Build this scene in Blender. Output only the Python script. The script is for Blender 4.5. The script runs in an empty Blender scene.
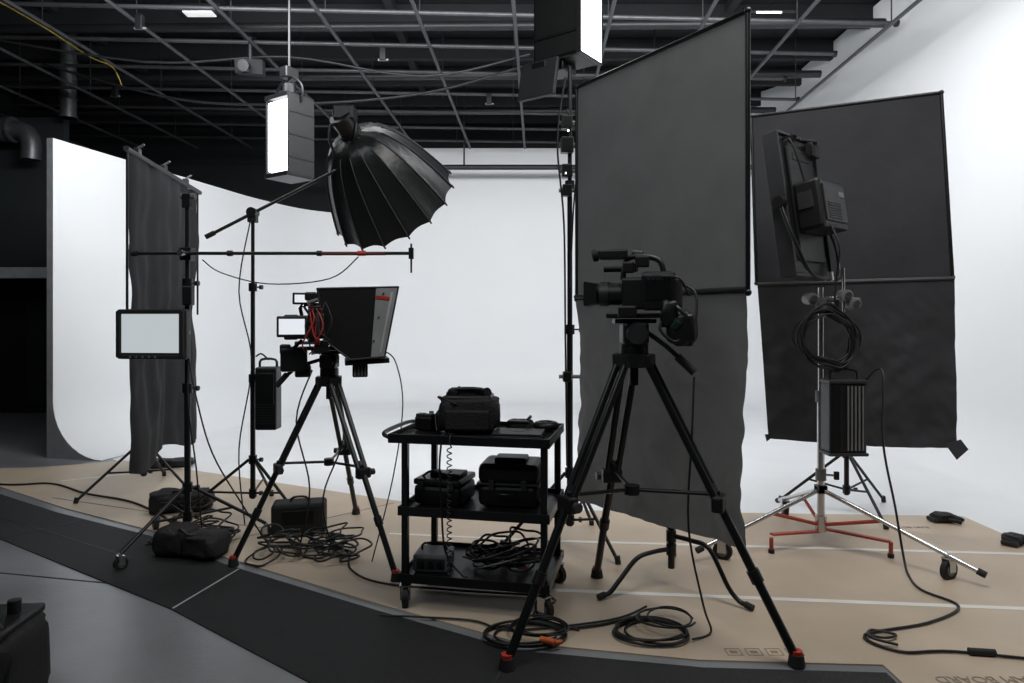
import bpy, bmesh, math, random
from mathutils import Vector, Matrix, noise
random.seed(4)
D = bpy.data
V = Vector
sc = bpy.context.scene

# ------------------------------------------------------------------ materials
def mat(name, col, rough=.6, metal=0., var=.15, scale=8., bump=0., bscale=80., emit=0., ecol=None, sheen=0., trans=0.):
    m = D.materials.new(name); m.use_nodes = True
    nt = m.node_tree; N = nt.nodes; L = nt.links
    bs = N['Principled BSDF']
    tc = N.new('ShaderNodeTexCoord')
    nz = N.new('ShaderNodeTexNoise'); nz.inputs['Scale'].default_value = scale; nz.inputs['Detail'].default_value = 6
    L.new(tc.outputs['Object'], nz.inputs['Vector'])
    cr = N.new('ShaderNodeValToRGB')
    cr.color_ramp.elements[0].position = .3; cr.color_ramp.elements[1].position = .7
    cr.color_ramp.elements[0].color = tuple(max(0, c*(1-var)) for c in col)+(1,)
    cr.color_ramp.elements[1].color = tuple(min(1, c*(1+var)) for c in col)+(1,)
    L.new(nz.outputs['Fac'], cr.inputs['Fac'])
    L.new(cr.outputs['Color'], bs.inputs['Base Color'])
    bs.inputs['Roughness'].default_value = rough
    bs.inputs['Metallic'].default_value = metal
    if sheen:
        bs.inputs['Sheen Weight'].default_value = sheen
    if bump:
        n2 = N.new('ShaderNodeTexNoise'); n2.inputs['Scale'].default_value = bscale; n2.inputs['Detail'].default_value = 4
        L.new(tc.outputs['Object'], n2.inputs['Vector'])
        bp = N.new('ShaderNodeBump'); bp.inputs['Strength'].default_value = bump; bp.inputs['Distance'].default_value = .01
        L.new(n2.outputs['Fac'], bp.inputs['Height']); L.new(bp.outputs['Normal'], bs.inputs['Normal'])
    if emit:
        bs.inputs['Emission Color'].default_value = tuple(ecol or (1, 1, 1))+(1,)
        bs.inputs['Emission Strength'].default_value = emit
    if trans:
        tr = N.new('ShaderNodeBsdfTranslucent'); mx = N.new('ShaderNodeMixShader'); mx.inputs[0].default_value = trans
        tr.inputs['Color'].default_value = (.9, .92, .93, 1)
        L.new(bs.outputs[0], mx.inputs[1]); L.new(tr.outputs[0], mx.inputs[2]); L.new(mx.outputs[0], N['Material Output'].inputs['Surface'])
    return m

WHITE = mat('cyc_white_paint', (.79, .805, .82), .6, var=.015, scale=.8)
WHITEF = mat('cyc_white_floor', (.76, .775, .79), .4, var=.03, scale=2)
GREYP = mat('grey_end_panel', (.20, .205, .21), .7)
CONC = mat('sealed_concrete', (.20, .21, .22), .28, var=.16, scale=2.2, bump=.08, bscale=40)
MATB = mat('black_rubber_mat', (.0075, .008, .009), .7, var=.3, scale=30, bump=.5, bscale=160)
KRAFT = mat('kraft_board', (.50, .405, .305), .48, var=.13, scale=1.6, bump=.05, bscale=25)
PRINT = mat('printed_ink', (.25, .20, .15), .6)
TAPE = mat('white_tape', (.74, .72, .68), .5, var=.05)
YTAPE = mat('yellow_tape', (.50, .38, .05), .5)
CEIL = mat('black_ceiling_paint', (.010, .011, .013), .85, var=.3, scale=2)
DARKW = mat('dark_wall_paint', (.015, .020, .022), .75, var=.2, scale=1.5)
VOID = mat('painted_dark_interior', (.004, .004, .005), .9)  # darkness of the unlit room past the doorway, put into the colour
PIPE = mat('grid_pipe_steel', (.045, .046, .05), .45, metal=.1)
PIPEB = mat('black_pipe', (.015, .016, .018), .45)
DUCT = mat('galvanised_duct', (.12, .125, .13), .4, metal=.6, bump=.2, bscale=12)
BLK = mat('black_plastic', (.007, .007, .008), .42, var=.2, scale=30)
BLKM = mat('black_metal', (.009, .010, .011), .33, metal=.2, var=.2)
DGREY = mat('dark_grey_plastic', (.026, .027, .03), .45)
MGREY = mat('mid_grey_plastic', (.16, .165, .17), .45)
LGREY = mat('light_grey_plastic', (.40, .41, .42), .5)
CHROME = mat('chrome_steel', (.55, .55, .56), .25, metal=.95, var=.05)
RUB = mat('rubber', (.009, .009, .009), .7)
RED = mat('red_anodised', (.45, .03, .02), .4)
REDB = mat('red_stand_base', (.38, .05, .03), .4)
ORANGE = mat('orange_connector', (.7, .14, .03), .4)
TEAL = mat('teal_plastic', (.01, .03, .028), .4)
FAB = mat('duvetyne_black', (.0075, .008, .010), .9, var=.25, scale=5, bump=.3, bscale=25)
FABG = mat('flag_fabric_grey', (.066, .067, .068), .8, var=.28, scale=3.0, bump=.4, bscale=12, trans=.09)
FAB2 = mat('flag_fabric_charcoal', (.024, .025, .030), .85, var=.2, scale=3, bump=.25, bscale=18, trans=.006)
NYL = mat('softbox_nylon', (.009, .012, .012), .33, var=.2, scale=10, bump=.3, bscale=20)
RIB = mat('softbox_rib_tape', (.05, .055, .058), .5)
BAG = mat('bag_cordura', (.008, .008, .009), .75, var=.3, scale=20, bump=.5, bscale=120)
CABLE = mat('cable_rubber', (.008, .008, .009), .5)
SILV = mat('silver_lining', (.6, .6, .6), .35, metal=.6)
LAMP = mat('lamp_diffuser', (.9, .9, .9), .5, emit=5, ecol=(.96, .98, 1))
GLOW = mat('soft_diffuser', (.9, .9, .9), .5, emit=1.6, ecol=(1, .99, .97))
DIML = mat('dim_lamp', (.7, .7, .7), .5, emit=.5)
SCREEN = mat('lcd_screen', (.05, .05, .05), .2, emit=.60, ecol=(.80, .88, .92))
SCR2 = mat('lcd_screen_small', (.05, .05, .05), .2, emit=.85, ecol=(.9, .95, 1))
GLASS = mat('lens_glass', (.01, .012, .02), .05)
LED = mat('status_led', (.9, .9, .9), .4, emit=4)
GRIP = mat('red_brown_grip', (.13, .025, .02), .5)

# ------------------------------------------------------------------ builder
def catmull(pts, sub, closed=False):
    pts = [V(p) for p in pts]
    if sub <= 1 or len(pts) < 3: return pts
    out = []; n = len(pts)
    rng = n if closed else n-1
    for i in range(rng):
        if closed: p0, p1, p2, p3 = pts[i-1], pts[i], pts[(i+1) % n], pts[(i+2) % n]
        else: p0, p1, p2, p3 = pts[max(i-1, 0)], pts[i], pts[i+1], pts[min(i+2, n-1)]
        for k in range(sub):
            t = k/sub
            out.append(.5*((2*p1)+(p2-p0)*t+(2*p0-5*p1+4*p2-p3)*t*t+(3*p1-p0-3*p2+p3)*t**3))
    if not closed: out.append(pts[-1])
    return out

class B:
    def __init__(s, name, M=None):
        s.name = name; s.bm = bmesh.new(); s.mats = []; s.M = M or Matrix.Identity(4)
    def mi(s, m):
        if m not in s.mats: s.mats.append(m)
        return s.mats.index(m)
    def add(s, t, m, L=None):
        i = s.mi(m)
        M = s.M if L is None else s.M @ L
        t.transform(M)
        for f in t.faces: f.material_index = i
        me = D.meshes.new('tmp'); t.to_mesh(me); s.bm.from_mesh(me); D.meshes.remove(me); t.free()
    def box(s, c, size, m, rot=(0, 0, 0), bev=.004):
        t = bmesh.new(); bmesh.ops.create_cube(t, size=1)
        for v in t.verts: v.co = V((v.co.x*size[0], v.co.y*size[1], v.co.z*size[2]))
        bv = min(bev, min(size)*.3)
        if bv > 0: bmesh.ops.bevel(t, geom=t.edges[:], offset=bv, segments=2, affect='EDGES', profile=.5)
        R = Matrix.Translation(c) @ (Matrix.Rotation(rot[2], 4, 'Z') @ Matrix.Rotation(rot[1], 4, 'Y') @ Matrix.Rotation(rot[0], 4, 'X'))
        s.add(t, m, R)
    def cyl(s, a, b, r, m, r2=None, seg=16):
        s.loft([a, b], [r, r if r2 is None else r2], m, seg)
    def loft(s, pts, rs, m, seg=12, closed=False, caps=True):
        t = bmesh.new(); pts = [V(p) for p in pts]; n = len(pts); rings = []
        prev = None
        for i, p in enumerate(pts):
            if closed: d = pts[(i+1) % n]-pts[i-1]
            elif i == 0: d = pts[1]-pts[0]
            elif i == n-1: d = pts[-1]-pts[-2]
            else: d = (pts[i+1]-pts[i-1])
            if d.length < 1e-7: d = V((0, 0, 1))
            d.normalize()
            if prev is None:
                u = d.orthogonal().normalized()
            else:
                u = prev-d*prev.dot(d)
                u = u.normalized() if u.length > 1e-6 else d.orthogonal().normalized()
            prev = u; w = d.cross(u)
            rings.append([t.verts.new(p+(u*math.cos(2*math.pi*k/seg)+w*math.sin(2*math.pi*k/seg))*rs[i]) for k in range(seg)])
        for i in range(n if closed else n-1):
            A = rings[i]; C = rings[(i+1) % n]
            for k in range(seg):
                f = t.faces.new((A[k], A[(k+1) % seg], C[(k+1) % seg], C[k])); f.smooth = True
        if not closed and caps:
            for R in (rings[0][::-1], rings[-1]):
                f = t.faces.new(R); f.smooth = False
                for e in f.edges: e.smooth = False
        s.add(t, m)
    def tube(s, pts, r, m, sub=6, closed=False, seg=8):
        P = catmull(pts, sub, closed)
        s.loft(P, [r]*len(P), m, seg, closed)
    def sph(s, c, r, m, sc3=(1, 1, 1), rot=0):
        t = bmesh.new(); bmesh.ops.create_uvsphere(t, u_segments=20, v_segments=12, radius=r)
        for f in t.faces: f.smooth = True
        s.add(t, m, Matrix.Translation(c) @ Matrix.Rotation(rot, 4, 'Z') @ Matrix.Diagonal((*sc3, 1)))
    def poly(s, vs, fs, m, smooth=False):
        t = bmesh.new(); vv = [t.verts.new(v) for v in vs]
        for f in fs:
            g = t.faces.new([vv[i] for i in f]); g.smooth = smooth
        s.add(t, m)
    def prism(s, prof, y0, y1, m):
        n = len(prof)
        vs = [(x, y0, z) for x, z in prof]+[(x, y1, z) for x, z in prof]
        fs = [list(range(n)), list(range(2*n-1, n-1, -1))]+[[i, i+n, (i+1) % n+n, (i+1) % n] for i in range(n)]
        s.poly(vs, fs, m)
    def slab(s, pts, z0, z1, m):
        n = len(pts)
        vs = [(x, y, z0) for x, y in pts]+[(x, y, z1) for x, y in pts]
        fs = [list(range(n))[::-1], list(range(n, 2*n))]+[[i, (i+1) % n, (i+1) % n+n, i+n] for i in range(n)]
        s.poly(vs, fs, m)
    def grid(s, fn, nx, ny, m, smooth=True):
        t = bmesh.new()
        g = [[t.verts.new(fn(i/nx, j/ny)) for i in range(nx+1)] for j in range(ny+1)]
        for j in range(ny):
            for i in range(nx):
                f = t.faces.new((g[j][i], g[j][i+1], g[j+1][i+1], g[j+1][i])); f.smooth = smooth
        s.add(t, m)
    def strip(s, p0, p1, w, z, m):
        p0 = V(p0); p1 = V(p1); d = (p1-p0).normalized(); n = V((-d.y, d.x))*w/2
        a = [p0-n, p1-n, p1+n, p0+n]
        s.slab([(q.x, q.y) for q in a], z, z+.0015, m)
    def done(s, fixn=True):
        if fixn: bmesh.ops.recalc_face_normals(s.bm, faces=s.bm.faces[:])
        xs = [v.co.x for v in s.bm.verts]; ys = [v.co.y for v in s.bm.verts]; zs = [v.co.z for v in s.bm.verts]
        o = V(((min(xs)+max(xs))/2, (min(ys)+max(ys))/2, min(zs)))
        for v in s.bm.verts: v.co -= o
        me = D.meshes.new(s.name); s.bm.to_mesh(me); s.bm.free()
        for m in s.mats: me.materials.append(m)
        ob = D.objects.new(s.name, me); ob.location = o
        sc.collection.objects.link(ob)
        return ob

def frame_mat(loc, rz=0, ry=0, rx=0):
    return Matrix.Translation(loc) @ Matrix.Rotation(rz, 4, 'Z') @ Matrix.Rotation(ry, 4, 'Y') @ Matrix.Rotation(rx, 4, 'X')
rad = math.radians

# ------------------------------------------------------------------ room shell
b = B('floor'); b.slab([(-8.6, -3), (5.2, -3), (5.2, 13.2), (-8.6, 13.2)], -.1, 0, CONC)
b.strip((-3.4, 3.9), (-2.1, 3.62), .012, 0, MATB)
b.strip((-2.9, 3.3), (-2.28, 3.05), .035, 0, YTAPE)
for i in range(6):
    p = V((-2.9, 3.3)).lerp(V((-2.28, 3.05)), (i+.3)/6); q = V((-2.9, 3.3)).lerp(V((-2.28, 3.05)), (i+.75)/6)
    b.strip(p, q, .036, .0006, MATB)
b.done()
b = B('ceiling'); b.box((-1.7, 5.1, 5.4), (13.8, 16.2, .1), CEIL, bev=0); b.done()
b = B('wall_back'); b.box((-1.7, 13.2, 2.65), (13.8, .1, 5.4), DARKW, bev=0); b.done()
b = B('wall_left'); b.box((-8.6, 5.1, 2.65), (.1, 16.2, 5.4), DARKW, bev=0); b.done()
b = B('wall_right'); b.box((5.2, 5.1, 2.65), (.1, 16.2, 5.4), DARKW, bev=0); b.done()
b = B('wall_front'); b.box((-1.7, -3, 2.65), (13.8, .1, 5.4), DARKW, bev=0); b.done()

b = B('wall_partition')
b.box((-8.2, 9.5, 2.1), (.8, .12, 4.2), DARKW, bev=0)
b.box((-5.45, 9.5, 1.6), (1.5, .12, 3.2), DARKW, bev=0)
b.box((-7.0, 9.5, 3.15), (1.6, .12, 2.1), DARKW, bev=0)
b.done()
b = B('door_1'); b.box((-7.0, 10.3, 1.03), (1.56, .04, 2.04), VOID, bev=0)  # first box: black sheet painted as the dark interior behind the opening
b.box((-7.0, 10.26, 1.05), (.60, .03, 1.85), CEIL, bev=.005); b.cyl((-6.75, 10.24, 1), (-6.75, 10.18, 1), .02, CHROME); b.done()
b = B('trim_1'); b.box((-6.9, 9.41, 2.05), (2.6, .06, .15), LGREY); b.box((-6.24, 9.41, .99), (.08, .06, 1.97), DGREY)
b.box((-7.76, 9.41, .99), (.08, .06, 1.97), DGREY); b.done()

# cyclorama --------------------------------------------------------
def arc(c, r, a0, a1, n): return [V((c[0]+r*math.cos(rad(a0+(a1-a0)*i/n)), c[1]+r*math.sin(rad(a0+(a1-a0)*i/n)))) for i in range(n+1)]
path = []
pL0 = V((-4.64, 6.9))
cornL = catmull([(-4.05, 9.6, 0), (-3.85, 10.4, 0), (-3.4, 11.4, 0), (-2.6, 11.95, 0), (-1.9, 12, 0)], 6)
H = []
for i in range(7):
    p = pL0.lerp(V((-4.05, 9.6)), i/7); path.append(p); H.append(3.24)
for p in cornL: path.append(V((p.x, p.y))); H.append(3.24)
path.append(V((-1.88, 12))); H.append(4.42)
for i in range(1, 8): path.append(V((-1.88+(3.2+1.88)*i/8, 12))); H.append(4.42)
path.append(V((3.22, 12))); H.append(5.3)
for p in arc((3.5, 11), 1.0, 90, 0, 10): path.append(p); H.append(5.3)
for i in range(1, 12): path.append(V((4.5, 11-9*i/11))); H.append(5.3)
R0 = .58
b = B('cyclorama_wall')
t = bmesh.new(); rows = []
for i, p in enumerate(path):
    a = path[max(i-1, 0)]; c = path[min(i+1, len(path)-1)]
    d = (c-a).normalized(); n = V((d.y, -d.x))
    row = [t.verts.new((p.x, p.y, H[i])), t.verts.new((p.x, p.y, 3.2)), t.verts.new((p.x, p.y, 1.8)), t.verts.new((p.x, p.y, R0))]
    for k in range(1, 11):
        an = rad(90*k/10)
        q = p+n*R0*(1-math.cos(an)); row.append(t.verts.new((q.x, q.y, R0-R0*math.sin(an)+.004)))
    rows.append(row)
for i in range(len(rows)-1):
    for k in range(len(rows[0])-1):
        f = t.faces.new((rows[i][k], rows[i+1][k], rows[i+1][k+1], rows[i][k+1])); f.smooth = True
b.add(t, WHITE)
dL = (path[1]-path[0]).normalized(); nL = V((dL.y, -dL.x))
prof = [(-.07, 3.24), (.0, 3.24), (0, R0)]+[(R0*(1-math.cos(rad(9*k))), R0-R0*math.sin(rad(9*k))+.004) for k in range(1, 11)]+[(R0, 0), (-.07, 0)]
P3 = [(path[0].x+nL.x*u-dL.x*.005, path[0].y+nL.y*u-dL.y*.005, z) for u, z in prof]
b.poly(P3, [list(range(len(P3)))], GREYP)
q0 = path[0]-nL*.07; q1 = path[6]-nL*.07
b.poly([(q0.x, q0.y, 0), (q1.x, q1.y, 0), (q1.x, q1.y, 3.24), (q0.x, q0.y, 3.24), (path[0].x, path[0].y, 3.24), (path[6].x, path[6].y, 3.24)], [(0, 1, 2, 3), (3, 2, 5, 4)], GREYP)
b.done(fixn=False)
b = B('cyclorama_floor')
b.slab([(-4.02, 6.85), (-2.3, 5.6), (0, 4.7), (3, 4.4), (3, 2.2), (4.45, 2.2), (4.45, 11.4), (3.4, 11.9), (-2.2, 11.9), (-3.3, 10.6)], 0, .004, WHITEF); b.done()

rb = [(-5.6, 6.35), (-4.3, 5.72), (-3.3, 5.05), (-2.35, 4.5), (-1.64, 3.98), (-.65, 3.35), (.03, 2.95), (.77, 2.8), (1.5, 2.76), (1.5, 2.1), (3.2, 2.1), (3.2, 4.85), (.5, 5.0), (-.86, 5.25), (-2.3, 6.0), (-3.86, 6.78), (-4.15, 6.6), (-4.5, 6.45)]
b = B('floor_protection_board'); b.slab(rb, 0, .007, KRAFT)
z = .007
b.strip((-.3, 3.57), (3.2, 3.22), .04, z, TAPE); b.strip((.3, 4.30), (3.2, 4.05), .04, z, TAPE)
b.strip((-.8, 4.45), (.3, 4.30), .03, z, TAPE)
b.strip((-3.9, 5.9), (-3.2, 6.35), .03, z, TAPE); b.strip((-3.6, 5.35), (-1.0, 4.3), .012, z, PRINT)
b.strip((-1.9, 4.2), (-.9, 5.2), .010, z, PRINT)
for i in range(4):
    cx, cy = .93+i*.085, 2.865
    for (dx, dy, w, h) in ((0, .028, .06, .004), (0, -.028, .06, .004), (-.03, 0, .004, .06), (.03, 0, .004, .06), (0, 0, .03, .02)):
        b.slab([(cx+dx-w/2, cy+dy-h/2), (cx+dx+w/2, cy+dy-h/2), (cx+dx+w/2, cy+dy+h/2), (cx+dx-w/2, cy+dy+h/2)], z, z+.001, PRINT)
board = b.done()
for (tx, x, y, s, rz) in (('RAM BOARD', 2.04, 2.665, .07, 180), ('RAM BOARD', 2.8, 4.6, .05, 180), ('RAM BOARD', -1.6, 4.55, .06, -25)):
    cu = D.curves.new('printed_text', 'FONT'); cu.body = tx; cu.size = s; cu.extrude = .0006; cu.materials.append(PRINT)
    o = D.objects.new('printed_text', cu); sc.collection.objects.link(o)
    o.parent = board; o.matrix_parent_inverse = Matrix.Translation(board.location).inverted()
    o.location = (x, y, .0085); o.rotation_euler = (0, 0, rad(rz))

b = B('rubber_floor_mat')
b.slab([(-5.6, 6.2), (-4.3, 5.60), (-3.3, 4.95), (-2.35, 4.42), (-1.64, 3.90), (-.65, 3.28), (.03, 2.88), (.77, 2.74), (1.48, 2.70), (1.48, 2.0), (-.15, 2.0), (-.78, 2.63), (-1.65, 3.3), (-3.26, 4.35), (-4.3, 5.0), (-5.6, 5.7)][::-1], 0, .006, MATB)
b.strip((-1.64, 3.3), (-1.53, 3.82), .010, .006, LGREY)
b.strip((-.2, 2.1), (.0, 2.88), .010, .006, DGREY)
b.strip((-3.26, 4.36), (-3.0, 4.75), .01, .006, DGREY)
b.strip((-3.9, 5.0), (-2.2, 3.98), .006, .006, DGREY)
b.done()

# ceiling structure -----------------------------------------------
b = B('ceiling_joists')
for i in range(12): b.box((-1.7, 1.2+i*1.05, 5.2), (13.6, .09, .28), CEIL, bev=0)
for i in range(7): b.box((-7.8+i*2.1, 5.1, 5.28), (.1, 16, .12), CEIL, bev=0)
b.done()
b = B('lighting_grid')
for i in range(13):
    x = -7.5+i*.94; b.cyl((x-.35, -2.5, 4.36), (x+.2, 11.75, 4.36), .020, PIPE, seg=10)
for i in range(13):
    y = 1.9+i*.80; xe = 3.9-(i % 3)*.25
    b.cyl((-8.2, y-.35, 4.42), (xe, y+.25, 4.42), .021, PIPE, seg=10)
    b.cyl((xe, y+.25, 4.42), (xe+.03, y+.25, 4.42), .036, BLKM)
for i in range(13):
    for j in range(5):
        x = -7.5+i*.94; y = 2.2+j*2.3; b.cyl((x, y, 4.36), (x, y, 5.36), .007, PIPEB, seg=6)
for j in range(4): b.cyl((-8, 6.3+j*1.6, 4.75), (4.2, 6.1+j*1.6, 4.75), .05, PIPEB, seg=10)
b.cyl((-3.1, 11.4, 3.95), (4.2, 11.4, 3.95), .045, PIPEB, seg=10)
for x in (-2.8, -.8, 1.6, 3.4): b.cyl((x, 11.4, 3.95), (x, 11.4, 5.36), .015, PIPEB, seg=6)
b.tube([(-4.75, 6.3, 4.35), (-4.78, 7.0, 4.39), (-4.76, 7.7, 4.37), (-4.74, 8.1, 4.40), (-4.68, 8.2, 4.2)], .008, YTAPE)
b.tube([(-6, 7.0, 4.4), (-4, 7.4, 4.2), (-2.5, 7.6, 4.33), (-1, 7.7, 4.15), (.2, 7.7, 4.4)], .014, CABLE)
b.tube([(-5.5, 8.0, 4.4), (-4, 8.2, 4.05), (-2.5, 8.2, 4.0), (-1, 8.1, 4.1), (.2, 8.0, 4.4)], .016, CABLE)
for (x, y) in ((-3.6, 6.6), (-1.4, 7.4), (-.3, 8.9), (1.6, 7.6), (-5.0, 8.6), (2.6, 8.4)):
    b.box((x, y, 4.28), (.07, .06, .14), BLKM, bev=.008); b.cyl((x-.05, y, 4.22), (x+.06, y, 4.22), .012, MGREY)
b.done()
b = B('air_duct')
b.cyl((-8.2, 9.15, 3.95), (-6.75, 9.15, 3.95), .16, DUCT, seg=24)
for i in range(6): b.cyl((-8.05+i*.27, 9.15, 3.95), (-8.02+i*.27, 9.15, 3.95), .172, DUCT, seg=24)
b.tube([(-6.8, 9.15, 3.95), (-6.55, 9.15, 3.93), (-6.45, 9.15, 3.80), (-6.45, 9.15, 3.55)], .12, DUCT, seg=20)
b.done()
b = B('air_duct'); b.cyl((-5.98, 9.2, 4.12), (-5.98, 9.2, 5.34), .10, DUCT, seg=20)
for i in range(4): b.cyl((-5.98, 9.2, 4.12+i*.25), (-5.98, 9.2, 4.15+i*.25), .112, DUCT, seg=20)
b.done()
b = B('ceiling_light'); b.box((-3.25, 7.1, 4.62), (.5, .2, .06), BLKM); b.box((-3.25, 7.1, 4.585), (.30, .12, .015), DIML, bev=0); b.cyl((-3.25, 7.1, 4.64), (-3.25, 7.1, 5.36), .01, BLKM); b.done()
b = B('ceiling_spotlight'); b.box((-2.80, 7.3, 4.10), (.28, .20, .15), CEIL, rot=(.2, 0, .2)); b.cyl((-2.80, 7.3, 4.12), (-2.80, 7.3, 4.42), .02, PIPEB)
b.cyl((-2.80, 7.16, 4.06), (-2.80, 7.1, 4.05), .06, BLKM); b.done()
b = B('ceiling_light'); b.box((2.9, 7.7, 4.9), (.6, .07, .05), BLKM); b.box((2.9, 7.7, 4.87), (.28, .02, .012), LED, bev=0); b.cyl((2.9, 7.7, 4.9), (2.9, 7.7, 5.36), .01, BLKM); b.done()

# ------------------------------------------------------------------ helpers for gear
def caster(b, p, r, ang=0, m=RUB):
    d = V((math.cos(ang), math.sin(ang), 0)); c = V((p[0], p[1], r+p[2]))
    b.cyl(c-d*.014, c+d*.014, r, m, seg=20); b.cyl(c-d*.018, c+d*.018, r*.55, MGREY)
    b.box(c+d*.022+V((0, 0, r*.5)), (.005, r*.9, r*1.3), CHROME, rot=(0, 0, ang), bev=0)
    b.box(c-d*.022+V((0, 0, r*.5)), (.005, r*.9, r*1.3), CHROME, rot=(0, 0, ang), bev=0)
    b.box(c+V((0, 0, r*1.15)), (.055, r*.9, .008), CHROME, rot=(0, 0, ang), bev=0)
    b.cyl(c+V((0, 0, r*1.15)), c+V((0, 0, r*1.6)), .011, CHROME)

def collar(b, p, r, m=BLKM):
    p = V(p); b.cyl(p-V((0, 0, .03)), p+V((0, 0, .03)), r, m); b.cyl(p, p+V((r+.03, -.01, 0)), .006, CHROME); b.cyl(p+V((r+.025, -.01, 0)), p+V((r+.045, -.012, 0)), .016, BLK)

def stand(b, x, y, h, m, R=.5, zc=.55, angs=(90, 210, 330), r=.0175, z0=.12, feet=True, wheels=0):
    b.cyl((x, y, z0), (x, y, h*.45), r, m); b.cyl((x, y, h*.45), (x, y, h*.75), r*.85, m); b.cyl((x, y, h*.75), (x, y, h), r*.7, m)
    for q in (zc, h*.45, h*.75): collar(b, (x, y, q), r*1.6)
    collar(b, (x, y, z0+.04), r*1.5)
    for a in angs:
        d = V((math.cos(rad(a)), math.sin(rad(a)), 0))
        top = V((x, y, zc))+d*r*1.5; ft = V((x, y, .03+wheels*1.7))+d*R
        b.cyl(top, ft, .011, m, seg=10)
        mid = top.lerp(ft, .55); b.cyl(V((x, y, z0+.04))+d*r, mid, .008, m, seg=8)
        if wheels: caster(b, (ft.x, ft.y, 0), wheels, rad(a)+1.3)
        else: b.cyl(ft+V((0, 0, .02)), V((ft.x, ft.y, .008))+d*.01, .017, RUB)

def cstand(b, x, y, h, m, R=.45, angs=(90, 210, 330), r=.0175):
    b.cyl((x, y, .1), (x, y, h*.5), r, m); b.cyl((x, y, h*.5), (x, y, h), r*.8, m)
    collar(b, (x, y, h*.5), r*1.6)
    for i, a in enumerate(angs):
        d = V((math.cos(rad(a)), math.sin(rad(a)), 0)); zt = .2+.07*i
        b.cyl((x, y, zt-.03), (x, y, zt+.03), r*1.5, m)
        c = V((x, y, 0))
        b.tube([c+V((0, 0, zt)), c+d*.12+V((0, 0, zt)), c+d*.22+V((0, 0, zt-.02)), c+d*.32+V((0, 0, .09)), c+d*(R-.04)+V((0, 0, .035)), c+d*R+V((0, 0, .03))], .0125, m, sub=5)
        b.cyl(c+d*(R-.01)+V((0, 0, .03)), c+d*(R+.03)+V((0, 0, .022)), .016, RUB)
    collar(b, (x, y, .44), r*1.5)

def tripod(b, apex, feet, ts=.45, k=1.0):
    ax = V(apex)
    sp = []
    for f in feet:
        f = V(f); d = (f-ax); dh = V((d.x, d.y, 0)).normalized(); side = V((-dh.y, dh.x, 0))
        top = ax+dh*.055*k+V((0, 0, -.03)); ft = V((f.x, f.y, .03))
        mid = top.lerp(ft, .50); low = top.lerp(ft, .44)
        for s_ in (-1, 1): b.cyl(top+side*s_*.026*k, mid+side*s_*.022*k, .0145*k, BLKM, seg=10)
        an = math.atan2(side.y, side.x)
        b.box(top, (.085*k, .04*k, .05*k), BLK, rot=(0, 0, an)); b.box(mid, (.085*k, .045*k, .06*k), BLK, rot=(0, 0, an), bev=.01)
        b.cyl(mid+side*.05*k, mid+side*.07*k, .018*k, DGREY)
        b.cyl(low, ft, .0165*k, BLKM, seg=12)
        b.cyl(top.lerp(ft, .72), top.lerp(ft, .76), .023*k, BLK)
        b.cyl(ft+V((0, 0, .035)), ft+V((0, 0, .015)), .02*k, RED); b.cyl(ft+V((0, 0, .02)), V((ft.x, ft.y, .008)), .024*k, RUB, r2=.030*k)
        sp.append(top.lerp(ft, ts))
    hub = (sp[0]+sp[1]+sp[2])/3-V((0, 0, .02))
    b.cyl(hub-V((0, 0, .02)), hub+V((0, 0, .02)), .03*k, BLK)
    for p in sp:
        b.box(p, (.04, .04, .035), BLK); b.cyl(hub, p, .008*k, BLKM, seg=8)
    b.cyl(ax+V((0, 0, -.06)), ax, .06*k, BLKM, r2=.075*k, seg=24); b.cyl(ax+V((0, 0, -.14)), ax+V((0, 0, -.06)), .02, BLK)
    b.cyl(ax, ax+V((0, 0, .045)), .055*k, BLK, seg=24)
    b.box(ax+V((0, 0, .09)), (.10*k, .11*k, .09*k), BLK, bev=.015)
    b.cyl(ax+V((0, -.075*k, .09)), ax+V((0, .075*k, .09)), .04*k, DGREY, seg=20)
    b.box(ax+V((0, 0, .145)), (.16*k, .08*k, .02), BLKM)

def floor_coil(b, c, R, n, m=CABLE, r=.0065, sq=1., zb=.008):
    pts = []
    for i in range(n*12):
        a = 2*math.pi*i/12; rr = R*(1+.22*noise.noise(V((i*.17, c[0]*3, 1)))-.01*(i/12))
        pts.append((c[0]+rr*math.cos(a)+.05*noise.noise(V((i*.08, 3, c[1]))), c[1]+rr*math.sin(a)*sq, zb+r+(i/12)*r*.9+.004*math.sin(i)))
    b.tube(pts, r, m, sub=3, seg=6)

def tangle(b, c, ext, n, r=.006, m=CABLE, seed=0, h=.09):
    rnd = random.Random(seed)
    for k in range(n):
        cx = c[0]+rnd.uniform(-.5, .5)*ext[0]; cy = c[1]+rnd.uniform(-.5, .5)*ext[1]; R = rnd.uniform(.05, .13)
        tx, ty = rnd.uniform(-.35, .35), rnd.uniform(-.35, .35); zz = c[2]+r+rnd.uniform(.01, h)
        pts = []
        for i in range(10):
            a = 2*math.pi*i/10; x = R*math.cos(a)*rnd.uniform(.8, 1.25); y = R*math.sin(a)*rnd.uniform(.8, 1.2)
            pts.append((cx+x, cy+y, max(c[2]+r+.002, zz+x*tx+y*ty)))
        b.tube(pts, r, m, sub=4, closed=True, seg=6)

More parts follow.
